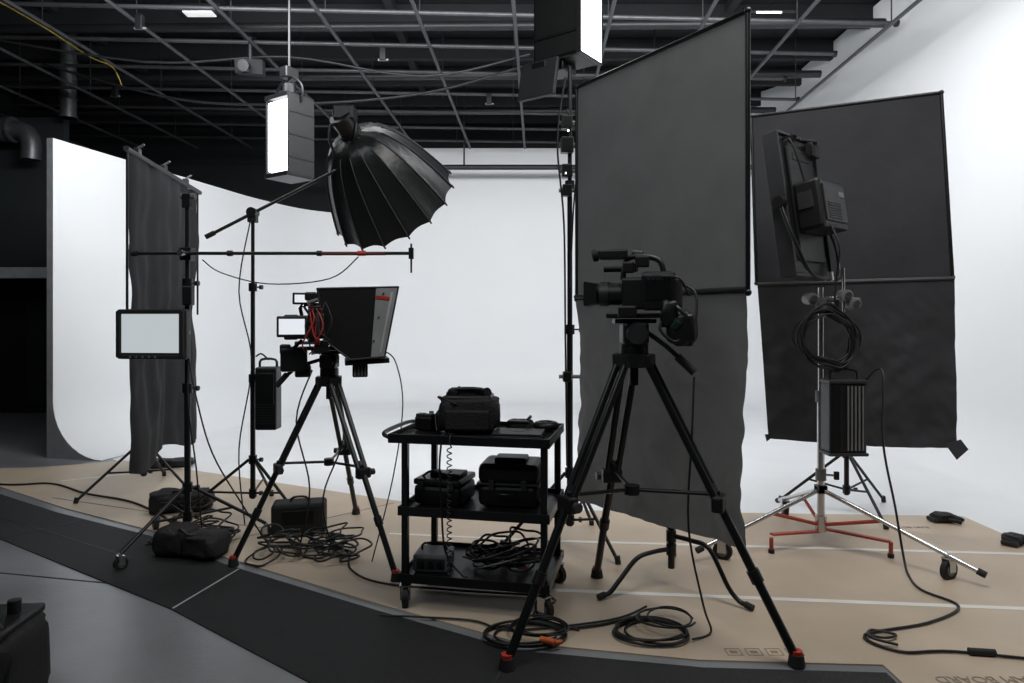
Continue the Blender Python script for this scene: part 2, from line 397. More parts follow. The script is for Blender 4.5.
def lump(b, c, s, m, rz=0, seed=0, p=.62, nz=1.):
    t = bmesh.new(); bmesh.ops.create_uvsphere(t, u_segments=32, v_segments=18, radius=1)
    for v in t.verts:
        q = v.co; f = lambda a: math.copysign(abs(a)**p, a)
        n_ = (noise.noise(q*1.7+V((seed, 0, 0)))*.10+noise.noise(q*4+V((0, seed, 0)))*.06)*nz
        v.co = V((f(q.x)*s[0]/2, f(q.y)*s[1]/2, f(q.z)*s[2]/2))*(1+n_)
        v.co.z = max(v.co.z, -s[2]/2)
    for f_ in t.faces: f_.smooth = True
    b.add(t, m, Matrix.Translation((c[0], c[1], c[2]+s[2]/2)) @ Matrix.Rotation(rz, 4, 'Z'))

def sandbag(x, y, rz=0, w=.36, z=.008, seed=1, h=.11):
    b = B('sandbag', frame_mat((x, y, z), rz))
    lump(b, (-w*.25, 0, 0), (w*.5, .22, h), BAG, seed=seed, p=.5, nz=1.8); lump(b, (w*.25, 0, 0), (w*.5, .22, h*.9), BAG, seed=seed+3, p=.5, nz=1.8)
    b.box((0, 0, h*.72), (w*.5, .14, .02), BAG, rot=(.05, .05, 0), bev=.008)
    b.tube([(-.07, -.02, h*.85), (-.02, -.08, h*1.05), (.05, -.09, h*.9), (.08, -.03, h*.85)], .008, BLK)
    b.tube([(-w*.45, .0, h*.6), (-w*.3, -.06, h*.95), (-w*.1, -.08, h*.8)], .004, DGREY)
    return b.done()

# ------------------------------------------------------------------ flags
def cloth_pt(c, u, v, amp, seed):
    TL, TR, BR, BL = [V(q) for q in c]
    p = TL.lerp(TR, u).lerp(BL.lerp(BR, u), v)
    n = (TR-TL).cross(BL-TL).normalized()
    d = amp*(noise.noise(V((u*2.3+seed, v*2.1, seed)))+.45*noise.noise(V((u*6, v*3+seed, 2)))+.2*noise.noise(V((u*13+v*5, v*11, seed))))
    return p, n, d
def flag(name, upper, lower, fm1, fm2, seed, spiky=False, fold_k=1.):
    b = B(name)
    c = [V(q) for q in upper]
    def f(u, v):
        p, n, d = cloth_pt(c, u, v, .016, seed)
        e = min(u, 1-u, v, 1-v)*10
        return p+n*d*min(1, e)
    b.grid(f, 40, 40, fm1)
    for i in range(4):
        b.cyl(c[i], c[(i+1) % 4], .011, BLKM, seg=10)
        b.sph(c[i], .016, BLKM)
    l = [V(q) for q in lower]
    def g(u, v):
        p, n, d = cloth_pt(l, u, v, .06, seed+5)
        cr = .010*abs(noise.noise(V((u*5+v*3, v*5, seed))))+.006*abs(noise.noise(V((u*12-v*6, v*9, seed))))
        fold = (.014*math.sin(u*13+2*v+seed)*v+.008*math.sin(u*29+seed*2)*v)*fold_k
        return p+n*(d*min(1, v*2.5)+fold+cr*2.4*min(1, v*4))+V((0, 0, -.012*math.sin(u*3.1)*v))
    b.grid(g, 60, 60, fm2)
    b.cyl(l[0], l[1], .012, DGREY, seg=8)
    if spiky:
        q = g(1, 1); b.poly([q+V((-.08, 0, .03)), q+V((.02, -.01, .06)), q+V((.05, -.04, -.0)), q+V((-.02, -.03, -.07))], [(0, 1, 2, 3)], fm2)
        q = g(0, 1); b.poly([q+V((.0, 0, .03)), q+V((-.03, -.01, .03)), q+V((-.02, -.02, -.02)), q+V((.02, 0, -.0))], [(0, 1, 2, 3)], fm2)
    return b

A = V((.38, 4.0, 0)); C = V((1.03, 2.98, 0)); zz = lambda p, z_: V((p.x, p.y, z_))
off = V((-.01, -.006, 0))
b = flag('light_flag', [zz(A, 2.76), zz(C, 2.75), zz(C, 1.52), zz(A, 1.52)],
         [zz(A, 1.535)+off, zz(C, 1.535)+off, zz(C, .40)+off, zz(A, .37)+off], FABG, FABG, 1.3)
b.cyl(A.lerp(C, .5)+V((0, 0, 1.52)), A.lerp(C, .5)+V((.09, .07, 1.50)), .012, BLKM)
b.done()
b = B('c_stand')
m_ = A.lerp(C, .5)
sx, sy = m_.x+.13, m_.y+.09
cstand(b, sx, sy, 1.62, BLKM, R=.42, angs=(205, 315, 75))
b.cyl((sx-.03, sy-.03, 1.50), (sx+.03, sy+.03, 1.50), .035, MGREY)
b.done()

b = flag('light_flag', [(1.745, 4.98, 2.885), (2.83, 4.50, 2.90), (2.885, 4.47, 1.68), (1.765, 4.93, 1.665)],
         [(1.765, 4.91, 1.655), (2.885, 4.45, 1.67), (2.90, 4.44, .56), (1.84, 4.9, .55)], FAB2, FAB2, 7.1, spiky=True, fold_k=.6)
b.cyl((2.35, 4.69, 1.67), (2.45, 4.98, 1.67), .012, BLKM); b.done()
b = B('light_stand'); stand(b, 2.45, 5.0, 1.75, BLKM, R=.45, zc=.42, angs=(30, 150, 275)); b.done()

# ------------------------------------------------------------------ black flag curtain on frame (left)
b = B('black_curtain')
c0 = V((-2.75, 4.9, 0)); c1 = V((-2.98, 6.45, 0))
dd = (c1-c0).normalized(); nn = V((dd.y, -dd.x, 0))
def cf(u, v):
    p = c0.lerp(c1, u)
    fold = .016*math.sin(u*19+1.2*noise.noise(V((u*3, v, 0))))+.008*math.sin(u*41+v)
    zt = 2.60; zb = .30-.05*math.sin(u*9)
    w = .25+.75*min(1, v*1.5)
    return p+nn*(fold*w+.07*noise.noise(V((u*3, v*3, 5)))*min(1, v*3)+.02*noise.noise(V((u*9+v*5, v*8, 2))))+dd*(.03*v*noise.noise(V((u*5, v*2, 9)))+.03*(u-.5)*v)+V((0, 0, zt+(zb-zt)*v))
b.grid(cf, 90, 50, FAB)
b.cyl(c0-dd*.05+V((0, 0, 2.62)), c1+dd*.1+V((0, 0, 2.62)), .020, DGREY)
b.cyl(c0-dd*.03+V((0, 0, 2.64)), c0-dd*.03+V((0, 0, 1.45)), .009, BLKM); b.cyl(c1+dd*.03+V((0, 0, 2.64)), c1+dd*.03+V((0, 0, 1.45)), .009, BLKM)
for u in (.1, .45, .8):
    p = c0.lerp(c1, u)+V((0, 0, 2.64)); b.box(p, (.04, .05, .06), DGREY, bev=.006); b.cyl(p+V((0, 0, .03)), p+V((.05, 0, .06)), .008, MGREY)
b.done()
b = B('light_stand'); sx, sy = -3.02, 5.6; stand(b, sx, sy, 2.58, BLKM, R=.5, zc=.4, angs=(-20, 100, 235)); b.cyl((sx, sy, 2.56), (sx+.12, sy, 2.60), .014, CHROME); b.done()

# ------------------------------------------------------------------ monitor + rolling stand + boom pole
b = B('rolling_stand'); stand(b, -2.02, 4.25, 2.17, BLKM, R=.46, zc=.36, angs=(-112, 18, 140), wheels=.036, r=.019, z0=.14)
b.box((-2.02, 4.25, 1.81), (.07, .07, .08), BLKM); b.cyl((-2.02, 4.2, 1.81), (-2.02, 4.15, 1.81), .02, CHROME)
b.box((-2.02, 4.25, 2.14), (.05, .05, .09), BLKM); b.cyl((-2.06, 4.25, 2.17), (-1.97, 4.25, 2.17), .02, MGREY)
b.cyl((-2.02, 4.25, 1.32), (-2.02, 4.18, 1.32), .02, MGREY); b.box((-2.0, 4.22, 1.55), (.06, .05, .12), BLK, bev=.008); b.done()
b = B('production_monitor', frame_mat((-2.155, 4.10, 1.315), rad(-6)))
b.box((0, 0, 0), (.44, .05, .30), BLK, bev=.012); b.box((0, -.027, .005), (.365, .006, .232), SCREEN, bev=0)
for s_ in (-1, 1): b.box((s_*.20, -.03, 0), (.03, .02, .28), RUB, bev=.008)
b.box((0, -.03, .135), (.40, .02, .025), RUB, bev=.006); b.box((0, -.03, -.135), (.40, .02, .025), RUB, bev=.006)
for i in range(5): b.cyl((-.12+i*.04, -.04, -.135), (-.12+i*.04, -.044, -.135), .006, MGREY, seg=10)
b.box((.08, .04, 0), (.14, .04, .14), DGREY); b.cyl((.10, .05, 0), (.13, .09, 0), .012, BLKM); b.done()
b = B('boom_pole')
z = 1.81; y = 4.20
b.cyl((-2.30, y, z), (-.62, y, z), .0105, BLKM); b.cyl((-1.75, y, z), (-1.72, y, z), .018, BLK); b.cyl((-1.2, y, z), (-1.17, y, z), .017, BLK)
b.cyl((-1.17, y, z-.001), (-.78, y, z-.001), .0115, GRIP); b.cyl((-.95, y, z), (-.90, y, z), .016, RED)
b.box((-.62, y, z), (.03, .03, .07), BLKM); b.cyl((-.62, y, z-.12), (-.62, y, z+.06), .006, BLKM)
b.cyl((-2.30, y, z), (-2.34, y, z), .018, RUB); b.done()

# ------------------------------------------------------------------ octabox boom stand
b = B('boom_light_stand')
sx, sy = -1.86, 4.9
stand(b, sx, sy, 2.18, BLKM, R=.5, zc=.4, angs=(-30, 95, 205), r=.018)
b.cyl((-2.16, 4.86, 2.0), (-1.24, 5.0, 2.52), .012, BLKM); b.cyl((-2.18, 4.857, 1.99), (-2.12, 4.866, 2.022), .018, RUB)
b.cyl((sx, sy-.04, 2.17), (sx, sy+.04, 2.17), .035, BLKM); b.box((sx, sy, 2.14), (.06, .06, .08), BLK)
b.done()
b = B('power_supply'); px_ = -1.72
b.box((px_, 4.82, .85), (.15, .12, .44), BLK, bev=.012); b.box((px_, 4.757, .92), (.12, .01, .22), BLKM)
for i in range(8): b.box((px_, 4.757, .68+i*.018), (.11, .008, .006), DGREY, bev=0)
b.tube([(px_-.06, 4.82, 1.06), (px_-.05, 4.82, 1.12), (px_+.05, 4.82, 1.12), (px_+.06, 4.82, 1.06)], .009, BLK, sub=3)
b.tube([(px_, 4.82, 1.12), (px_-.06, 4.85, 1.16), (-1.83, 4.88, 1.14)], .006, RUB); b.done()

b = B('octagonal_softbox')
ap = V((-1.18, 5.0, 2.76)); n = V((.34, .70, -.62)).normalized()
u0 = n.orthogonal().normalized(); w0 = n.cross(u0)
NR = 16; DEP = .68; RR = .51
def orad(t): return RR*(.14+.86*(t**.46))
def oct(a, t, k=1.):
    ph = (a*NR) % 1.0; sag = 1-.05*math.sin(math.pi*ph)*(.4+.6*t)
    rr = orad(t)*sag*k; an = a*2*math.pi
    return ap+n*(DEP*t-.012*math.sin(math.pi*ph)*(t**3))+(u0*math.cos(an)+w0*math.sin(an))*rr
b.grid(lambda u, v: oct(u, v), NR*6, 20, NYL)
b.grid(lambda u, v: oct(u, v, .985)+n*.004, NR*6, 14, SILV)
for i in range(NR):
    b.loft([oct(i/NR+1e-6, t/10, 1.01) for t in range(11)], [.005]*11, RIB, seg=6)
    q = oct(i/NR+1e-6, 1, 1.01); b.cyl(q-n*.015, q+n*.015, .007, BLK, seg=8)
fc = ap+n*(DEP-.08)
vs = [fc]+[fc+(u0*math.cos(2*math.pi*i/48)+w0*math.sin(2*math.pi*i/48))*RR*.86 for i in range(48)]
b.poly(vs, [(0, i+1, (i+1) % 48+1) for i in range(48)], GLOW)
b.cyl(ap-n*.03, ap+n*.04, .085, BLK, seg=24)
b.cyl(ap-n*.14, ap-n*.03, .075, BLKM, seg=24); b.cyl(ap-n*.16, ap-n*.14, .08, BLK, seg=24)
b.box(ap-n*.08+V((0, 0, .08)), (.15, .14, .10), BLK, bev=.01); b.box(ap-n*.05+V((-.06, 0, .06)), (.08, .10, .12), BLK, bev=.01)
b.tube([ap-n*.10+V((-.09, 0, 0)), ap-n*.10+V((-.10, 0, -.14)), (-1.24, 5.0, 2.52)], .011, BLKM, sub=4)
b.tube([ap-n*.10+V((.09, 0, 0)), ap-n*.10+V((.07, 0, -.14)), (-1.24, 5.0, 2.52)], .011, BLKM, sub=4)
b.done(fixn=False)

# ------------------------------------------------------------------ hanging lantern
b = B('hanging_lantern_light', frame_mat((-1.99, 6.1, 3.02), rad(56)))
b.box((0, 0, 0), (.26, .27, .62), LAMP, bev=.02)
b.box((.14, 0, 0), (.02, .30, .70), BLK, bev=.005)
b.box((0, .148, 0), (.27, .02, .70), BLK, bev=.005); b.box((.01, -.148, 0), (.28, .02, .70), BLK, bev=.005)
for q in (-.2, 0, .2): b.box((0.01, -.16, q), (.26, .006, .015), BLKM, bev=0)
b.box((0, 0, .345), (.29, .31, .04), BLKM); b.box((0, 0, -.345), (.29, .31, .04), BLKM)
b.cyl((0, 0, .36), (0, 0, .48), .06, BLK); b.cyl((0, 0, .5), (0, 0, 1.34), .012, BLKM)
b.box((0, 0, .58), (.14, .1, .1), BLKM, bev=.01); b.box((0, 0, 1.33), (.08, .08, .08), BLKM)
b.tube([(0, -.17, .3), (0, -.17, .45), (0, 0, .55), (0, .17, .45), (0, .17, .3)], .01, BLKM)
b.done()

# ------------------------------------------------------------------ tall stand with strip softbox
b = B('tall_light_stand'); sx, sy = .36, 4.25
stand(b, sx, sy, 2.98, BLKM, R=.42, zc=.45, angs=(-55, 65, 190), r=.019)
for zq, s_ in ((2.62, .05), (2.48, .06), (2.32, .05), (2.2, .045), (1.05, .04)):
    b.box((sx-.02, sy-.03, zq), (s_*1.3, .06, s_*1.6), BLKM, bev=.006); b.cyl((sx-.07, sy-.03, zq), (sx+.06, sy-.03, zq), .012, MGREY)
b.cyl((sx-.015, sy-.068, 2.56), (sx-.015, sy-.07, 2.56), .006, LED); b.cyl((sx-.03, sy-.068, 2.30), (sx-.03, sy-.07, 2.30), .005, LED)
b.tube([(sx-.03, sy-.03, 2.9), (sx-.08, sy-.04, 2.5), (sx-.04, sy-.04, 2.0), (sx-.03, sy-.03, 1.3), (sx-.02, sy-.03, .5)], .006, CABLE)
b.tube([(sx-.02, sy-.04, 2.7), (sx+.05, sy-.06, 2.45), (sx+.02, sy-.04, 2.1), (sx, sy-.03, 1.6)], .005, CABLE)
b.done()
b = B('strip_softbox', frame_mat((.345, 4.34, 3.52), rad(-36)))
b.box((0, 0, 0), (.34, .26, 1.0), BLK, bev=.02)
b.box((.176, 0, 0), (.02, .25, .98), LAMP, bev=.004)
for s_ in (-1, 1): b.box((.17, s_*.135, 0), (.03, .012, 1.0), BLK, bev=0); b.box((.17, 0, s_*.495), (.03, .27, .012), BLK, bev=0)
for q in (-.35, 0, .35): b.box((-.0, -.133, q), (.32, .006, .02), BLKM, bev=0)
b.box((-.06, -.02, -.53), (.2, .16, .06), BLKM, bev=.01)
b.box((-.10, -.17, -.62), (.27, .03, .25), DGREY, rot=(rad(-12), 0, 0), bev=.006); b.box((-.1, -.10, -.53), (.1, .14, .04), BLKM)
b.done()

# ------------------------------------------------------------------ utility cart
TH = math.atan2(-.14, .67)
CM = frame_mat((-.52, 3.33, 0), TH)
W, DP = .685, .45
b = B('utility_cart', CM)
for x in (0, W):
    for y in (0, DP):
        b.box((x, y, .47), (.032, .032, .74), BLKM, bev=.004); caster(b, (x, y, 0), .05, .3+x)
        b.cyl((x, y, .07), (x, y, .11), .012, CHROME)
for z, ex in ((.82, .05), (.47, 0), (.145, 0)):
    b.box((W/2-ex/2, DP/2, z), (W+.05+ex, DP+.05, .012), BLK, bev=.003)
    for y in (-.025, DP+.025): b.box((W/2-ex/2, y, z+.005), (W+.06+ex, .008, .045), BLKM, bev=.003)
    for x in (-.025-ex, W+.025): b.box((x, DP/2, z+.005), (.008, DP+.05, .045), BLKM, bev=.003)
b.tube([(-.07, .0, .82), (-.12, .02, .84), (-.13, DP/2, .845), (-.12, DP-.02, .84), (-.07, DP, .82)], .011, BLKM)
b.done()
def onc(name, x, y, z, rz=0): return B(name, CM @ frame_mat((x, y, z), rz))
b = onc('camera_bag', .255, .25, .829, .15)
lump(b, (0, 0, 0), (.31, .24, .18), BAG, seed=2, p=.4)
b.box((0, -.115, .07), (.22, .03, .10), BAG, bev=.012); b.box((0, 0, .17), (.24, .18, .04), BLK, bev=.012)
b.tube([(-.11, -.05, .16), (-.08, -.05, .215), (.08, -.05, .215), (.11, -.05, .16)], .010, BLK)
b.box((-.03, 0, .20), (.15, .09, .04), DGREY, bev=.01); b.cyl((.06, -.02, .19), (.10, -.06, .205), .025, BLK)
b.box((-.08, -.05, .20), (.05, .04, .03), BLK, rot=(0, .3, 0)); b.cyl((-.12, .03, .18), (-.05, .04, .215), .014, DGREY)
b.tube([(-.14, 0, .12), (-.17, -.03, .08), (-.155, -.08, .01)], .006, BLK); b.tube([(-.13, .05, .14), (-.15, -.06, .18), (-.05, -.12, .15)], .007, BLK); b.done()
b = onc('battery_charger', .03, .26, .829, -.2); b.box((0, 0, .035), (.10, .12, .07), BLK, bev=.008)
for s_ in (-1, 1): b.box((s_*.025, -.03, .075), (.04, .05, .02), DGREY)
b.cyl((0, .03, .07), (0, .03, .09), .012, MGREY); b.tube([(-.05, 0, .03), (-.07, -.03, .01), (-.07, -.1, .01)], .004, CABLE); b.done()
b = onc('laptop', .54, .12, .829, .05); b.box((0, 0, .009), (.24, .18, .016), DGREY, bev=.004); b.box((0, .0, .024), (.24, .18, .008), DGREY, bev=.003); b.box((0, .0, .0285), (.06, .03, .001), BLK, bev=0); b.done()
b = onc('film_tape_roll', .64, .34, .829); b.tube([(.045*math.cos(i*.785), .045*math.sin(i*.785), .025) for i in range(8)], .022, BLK, closed=True, sub=3, seg=10); b.done()
b = onc('tool_pouch', .50, .36, .829); lump(b, (0, 0, 0), (.14, .1, .05), BAG, seed=6, p=.5); b.box((0, -.03, .045), (.1, .05, .01), DGREY); b.cyl((.03, 0, .04), (.06, -.02, .07), .008, MGREY); b.done()
b = onc('equipment_case', .48, .24, .477, .05)
b.box((0, 0, .06), (.30, .26, .11), BLK, bev=.025); b.box((0, 0, .165), (.30, .26, .095), BLK, bev=.025); b.box((0, 0, .117), (.31, .27, .012), DGREY)
b.box((0, 0, .222), (.16, .12, .025), BLK, bev=.01)
for s_ in (-1, 1): b.box((s_*.08, -.135, .115), (.03, .012, .05), DGREY)
b.tube([(-.04, -.13, .08), (-.04, -.155, .075), (.04, -.155, .075), (.04, -.13, .08)], .006, BLK, sub=2); b.done()
b = onc('equipment_case', .14, .2, .477, -.08)
b.box((0, 0, .05), (.25, .24, .095), BLK, bev=.02); b.box((0, 0, .115), (.25, .24, .03), BLKM, bev=.01)
for s_ in (-1, 1): b.box((s_*.08, -.125, .10), (.03, .01, .04), DGREY)
b.cyl((-.05, 0, .13), (-.05, 0, .15), .03, BLK); b.box((.05, 0, .14), (.1, .12, .02), BLK)
b.tube([(-.1, -.05, .13), (-.04, -.09, .165), (.04, -.08, .15), (.1, -.02, .135)], .006, CABLE); b.done()
b = onc('power_distribution_box', .10, .14, .152, .1)
b.box((0, 0, .045), (.18, .16, .085), MGREY, bev=.01); b.box((0, -.082, .045), (.14, .006, .05), DGREY)
for i in range(3): b.cyl((-.045+i*.045, -.084, .045), (-.045+i*.045, -.092, .045), .014, BLK)
b.tube([(-.06, .0, .085), (-.05, 0, .12), (.05, 0, .12), (.06, 0, .085)], .006, BLK, sub=3); b.done()
b = onc('cable_pile', 0, 0, 0); tangle(b, (.45, .2, .152), (.28, .2), 20, seed=3, h=.11); tangle(b, (.45, .2, .152), (.2, .15), 3, seed=8, m=RED, r=.004, h=.06); tangle(b, (.45, .2, .152), (.2, .15), 3, seed=12, m=MGREY, r=.004, h=.1); b.done()
b = onc('coiled_cable', 0, 0, 0)
pts = []
for i in range(150):
    a = i*.9; zq = .80-.62*i/150; pts.append((.24+.011*math.cos(a), -.055+.011*math.sin(a), zq))
b.tube([(.24, .03, .845), (.24, -.03, .855), (.24, -.055, .82)]+pts, .003, CABLE, sub=2, seg=5)
b.tube([(.2, -.05, .83), (.19, -.05, .7), (.2, -.05, .5), (.22, -.05, .3), (.3, -.055, .20), (.33, -.05, .19)], .005, CABLE)
b.done()

# ------------------------------------------------------------------ teleprompter camera
AP = V((-1.11, 4.15, 1.06))
b = B('camera_tripod'); tripod(b, AP, [(-1.58, 3.87, 0), (-.62, 3.65, 0), (-1.12, 4.9, 0)], ts=.47)
b.tube([AP+V((-.05, -.03, .10)), AP+V((-.18, -.10, .05)), AP+V((-.26, -.12, -.03))], .011, BLKM, sub=2); b.cyl(AP+V((-.22, -.11, .02)), AP+V((-.28, -.125, -.05)), .017, RUB)
b.done()
b = B('teleprompter_camera_rig', frame_mat(AP+V((0, 0, .157)), rad(14)))
b.box((.02, 0, .012), (.52, .09, .022), BLKM)
for s_ in (-1, 1): b.cyl((-.20, s_*.035, .045), (.30, s_*.035, .045), .0085, MGREY)
b.box((-.10, 0, .14), (.18, .13, .14), BLK, bev=.012)
b.box((-.10, -.067, .14), (.13, .006, .09), DGREY); b.box((-.22, 0, .14), (.08, .10, .15), BLK, bev=.01)
b.cyl((-.02, 0, .15), (.03, 0, .15), .05, BLK, seg=24); b.cyl((.03, 0, .15), (.08, 0, .15), .056, DGREY, seg=24)
b.tube([(-.16, 0, .21), (-.16, 0, .27), (-.03, 0, .27), (-.01, 0, .21)], .011, BLK, sub=3)
s0 = [(-.065, .365), (.40, .38), (.32, -.035), (.12, -.05), (-.02, .06)]
yw = .18
pf = [V((x, -yw, z_)) for x, z_ in s0]; pb = [V((x, yw, z_)) for x, z_ in s0]
b.poly(pf, [(0, 1, 2, 3, 4)], BLK); b.poly(pb, [(4, 3, 2, 1, 0)], BLK)
for i in (0, 3):
    j = (i+1) % 5; b.poly([pf[i], pb[i], pb[j], pf[j]], [(0, 1, 2, 3)], BLK)
FL = mat('hood_flange_grey', (.24, .245, .25), .5)
b.poly([(.27, -yw-.003, .37), (.40, -yw-.003, .38), (.32, -yw-.003, -.03), (.24, -yw-.003, -.035)], [(0, 1, 2, 3)], FL)
b.poly([(.355, -yw-.005, .35), (.37, -yw-.005, .35), (.30, -yw-.005, -.01), (.29, -yw-.005, -.01)], [(0, 1, 2, 3)], LGREY)
for q in (.34, .2, .06): b.cyl((.315-(.35-q)*.2, -yw-.004, q), (.315-(.35-q)*.2, -yw-.009, q), .006, CHROME, seg=8)
for i in range(5):
    j = (i+1) % 5; b.cyl(pf[i], pf[j], .006, DGREY, seg=6); b.cyl(pb[i], pb[j], .006, DGREY, seg=6); b.cyl(pf[i], pb[i], .006, DGREY, seg=6)
b.box((.31, -yw-.006, .315), (.08, .003, .018), RED, rot=(0, .1, 0), bev=0)
b.poly([(.06, -yw+.01, .35), (.06, yw-.01, .35), (.30, yw-.01, -.02), (.30, -yw+.01, -.02)], [(0, 1, 2, 3)], GLASS)
b.box((.22, 0, -.065), (.26, .32, .03), BLK, rot=(0, -.05, 0)); b.box((.18, -.08, -.12), (.09, .07, .08), BLK, bev=.008)
for i in range(4): b.box((.15+i*.02, -.117, -.12), (.008, .005, .06), MGREY, bev=0)
b.box((-.20, -.22, .145), (.17, .025, .12), BLK, rot=(0, 0, .12), bev=.008); b.box((-.202, -.235, .145), (.14, .004, .088), SCR2, rot=(0, 0, .12), bev=0)
b.cyl((-.15, -.21, .15), (-.1, -.05, .18), .008, CHROME)
b.box((-.15, -.06, .31), (.12, .02, .07), BLK, rot=(.1, 0, .1), bev=.006); b.box((-.152, -.073, .31), (.09, .003, .045), SCR2, rot=(.1, 0, .1), bev=0); b.cyl((-.15, -.05, .27), (-.12, -.01, .22), .007, CHROME)
b.box((-.08, -.20, .23), (.07, .05, .07), BLK, bev=.006); b.box((-.08, -.20, .10), (.06, .04, .09), BLK, bev=.006); b.box((-.10, -.16, .32), (.07, .06, .05), BLK, bev=.01)
b.box((-.05, -.21, .17), (.05, .04, .10), DGREY, bev=.006); b.box((-.04, -.20, .03), (.08, .05, .07), BLK, bev=.006); b.cyl((-.12, -.19, .28), (-.06, -.20, .30), .012, MGREY)
for i in range(4): b.cyl((-.11+i*.022, -.227, .245), (-.11+i*.022, -.234, .245), .006, RED if i % 2 else MGREY, seg=8)
b.cyl((-.06, -.18, .05), (-.08, -.05, .06), .008, MGREY); b.cyl((-.06, -.18, .22), (-.08, -.05, .2), .008, MGREY)
b.box((-.20, -.08, -.05), (.15, .09, .14), BLK, bev=.015); b.box((-.15, -.06, -.12), (.09, .08, .07), BLK, bev=.01); b.cyl((-.2, -.08, .02), (-.16, -.03, .06), .01, BLKM); b.box((-.25, -.07, .01), (.06, .06, .06), BLK, bev=.01)
rnd = random.Random(11)
for k in range(9):
    x0 = rnd.uniform(-.12, -.02); b.tube([(x0, -.21, .26+rnd.uniform(-.03, .03)), (x0+rnd.uniform(-.03, .05), -.25, .15+rnd.uniform(-.04, .05)), (x0+rnd.uniform(-.05, .05), -.24, .05), (x0+rnd.uniform(-.05, .02), -.08, -.02)], .004, RED if k < 4 else CABLE)
b.done()

# ------------------------------------------------------------------ right-hand camera on tripod
AP2 = V((.545, 3.05, 1.25))
b = B('camera_tripod'); tripod(b, AP2, [(1.15, 2.76, 0), (-.02, 2.73, 0), (.46, 3.70, 0)], ts=.47, k=1.15)
b.tube([AP2+V((.05, .0, .10)), AP2+V((.14, -.04, .03)), AP2+V((.23, -.07, -.06))], .011, BLKM, sub=2); b.cyl(AP2+V((.18, -.055, -.01)), AP2+V((.25, -.075, -.08)), .018, RUB)
b.done()
b = B('video_camera', frame_mat(AP2+V((.01, 0, .157)), rad(-16)))
b.box((.0, 0, .012), (.26, .09, .022), BLKM)
b.box((.10, 0, .12), (.15, .14, .17), BLK, bev=.02); b.box((.0, 0, .11), (.12, .12, .14), BLK, bev=.012)
b.box((.10, -.072, .13), (.11, .006, .10), BLKM); b.box((.18, 0, .11), (.04, .10, .13), DGREY, bev=.01)
b.cyl((-.06, 0, .11), (-.12, 0, .11), .050, BLK, seg=24); b.cyl((-.12, 0, .11), (-.16, 0, .11), .055, DGREY, seg=24); b.cyl((-.16, 0, .11), (-.18, 0, .11), .050, BLK, seg=24)
b.prism([(-.17, .155), (-.225, .165), (-.225, .055), (-.17, .065)], -.07, .07, BLK); b.box((-.227, 0, .11), (.003, .11, .09), GLASS, bev=0)
b.tube([(.12, 0, .20), (.10, 0, .255), (.04, 0, .275), (-.04, 0, .265), (-.06, 0, .17)], .013, BLK, sub=4)
b.box((-.10, -.03, .285), (.13, .06, .045), BLK, bev=.01); b.cyl((-.17, -.03, .285), (-.19, -.03, .28), .028, RUB); b.cyl((-.02, .02, .29), (.03, .02, .285), .022, BLK); b.box((.03, -.04, .25), (.06, .05, .05), BLK, bev=.008); b.box((-.03, -.04, .225), (.05, .05, .05), BLK, bev=.008)
b.cyl((-.15, .04, .225), (-.04, .04, .225), .014, RUB); b.cyl((-.05, .04, .225), (0, .03, .23), .02, DGREY)
for i in range(5): b.cyl((.06+i*.02, -.075, .17), (.06+i*.02, -.079, .17), .005, DGREY, seg=8)
b.box((-.03, -.08, .03), (.08, .05, .05), BLK, bev=.008)
lump(b, (.20, -.05, -.12), (.12, .10, .15), BLK, seed=4, p=.6, nz=2); b.cyl((.165, -.09, -.04), (.19, -.10, -.01), .018, TEAL); b.tube([(.15, -.05, .08), (.19, -.10, .04), (.24, -.08, -.02), (.23, -.07, -.08)], .008, TEAL)
lump(b, (.15, -.07, -.04), (.08, .07, .12), BLK, seed=9, p=.6, nz=2)
b.tube([(.16, -.06, .04), (.11, -.1, -.04), (.17, -.1, -.10), (.21, -.08, -.07)], .007, CABLE)
b.tube([(.16, .03, .16), (.25, 0, .12), (.26, -.03, .02), (.24, -.04, -.07)], .006, CABLE)
b.tube([(.12, -.08, .18), (.19, -.10, .17), (.23, -.06, .10)], .005, CABLE)
b.done()

# ------------------------------------------------------------------ LED panel on chrome combo stand
sx, sy = 1.9, 4.2
b = B('rolling_combo_stand')
b.cyl((sx, sy, .14), (sx, sy, .95), .022, CHROME); b.cyl((sx, sy, .95), (sx, sy, 1.60), .0165, CHROME)
for q in (.93, 1.5, .45): b.cyl((sx, sy, q-.035), (sx, sy, q+.035), .031, MGREY); b.cyl((sx, sy, q), (sx+.07, sy-.03, q), .007, CHROME); b.box((sx+.08, sy-.034, q), (.03, .02, .05), BLK)
b.cyl((sx, sy, .10), (sx, sy, .20), .034, CHROME)
tips = [V((1.08, 3.93, .08)), V((2.45, 3.56, .08)), V((1.95, 5.0, .08))]
mids = []
for i, tp in enumerate(tips):
    top = V((sx, sy, .36)); d = (tp-top).normalized()
    b.box(top+V((0, 0, 0)), (.06, .06, .05), CHROME); b.cyl(top, tp, .0135, CHROME, seg=12); b.cyl(tp-d*.02, tp+d*.02, .018, RUB)
    mid = top.lerp(tp, .42); mids.append(mid); b.cyl((sx, sy, .14), mid, .011, REDB)
    w_ = top.lerp(tp, .82); w_.z = 0; ww = top.lerp(tp, .82)
    caster(b, (w_.x, w_.y, 0), .055, 1.0+i); b.cyl((w_.x, w_.y, .09), (w_.x, w_.y, ww.z+.005), .011, CHROME)
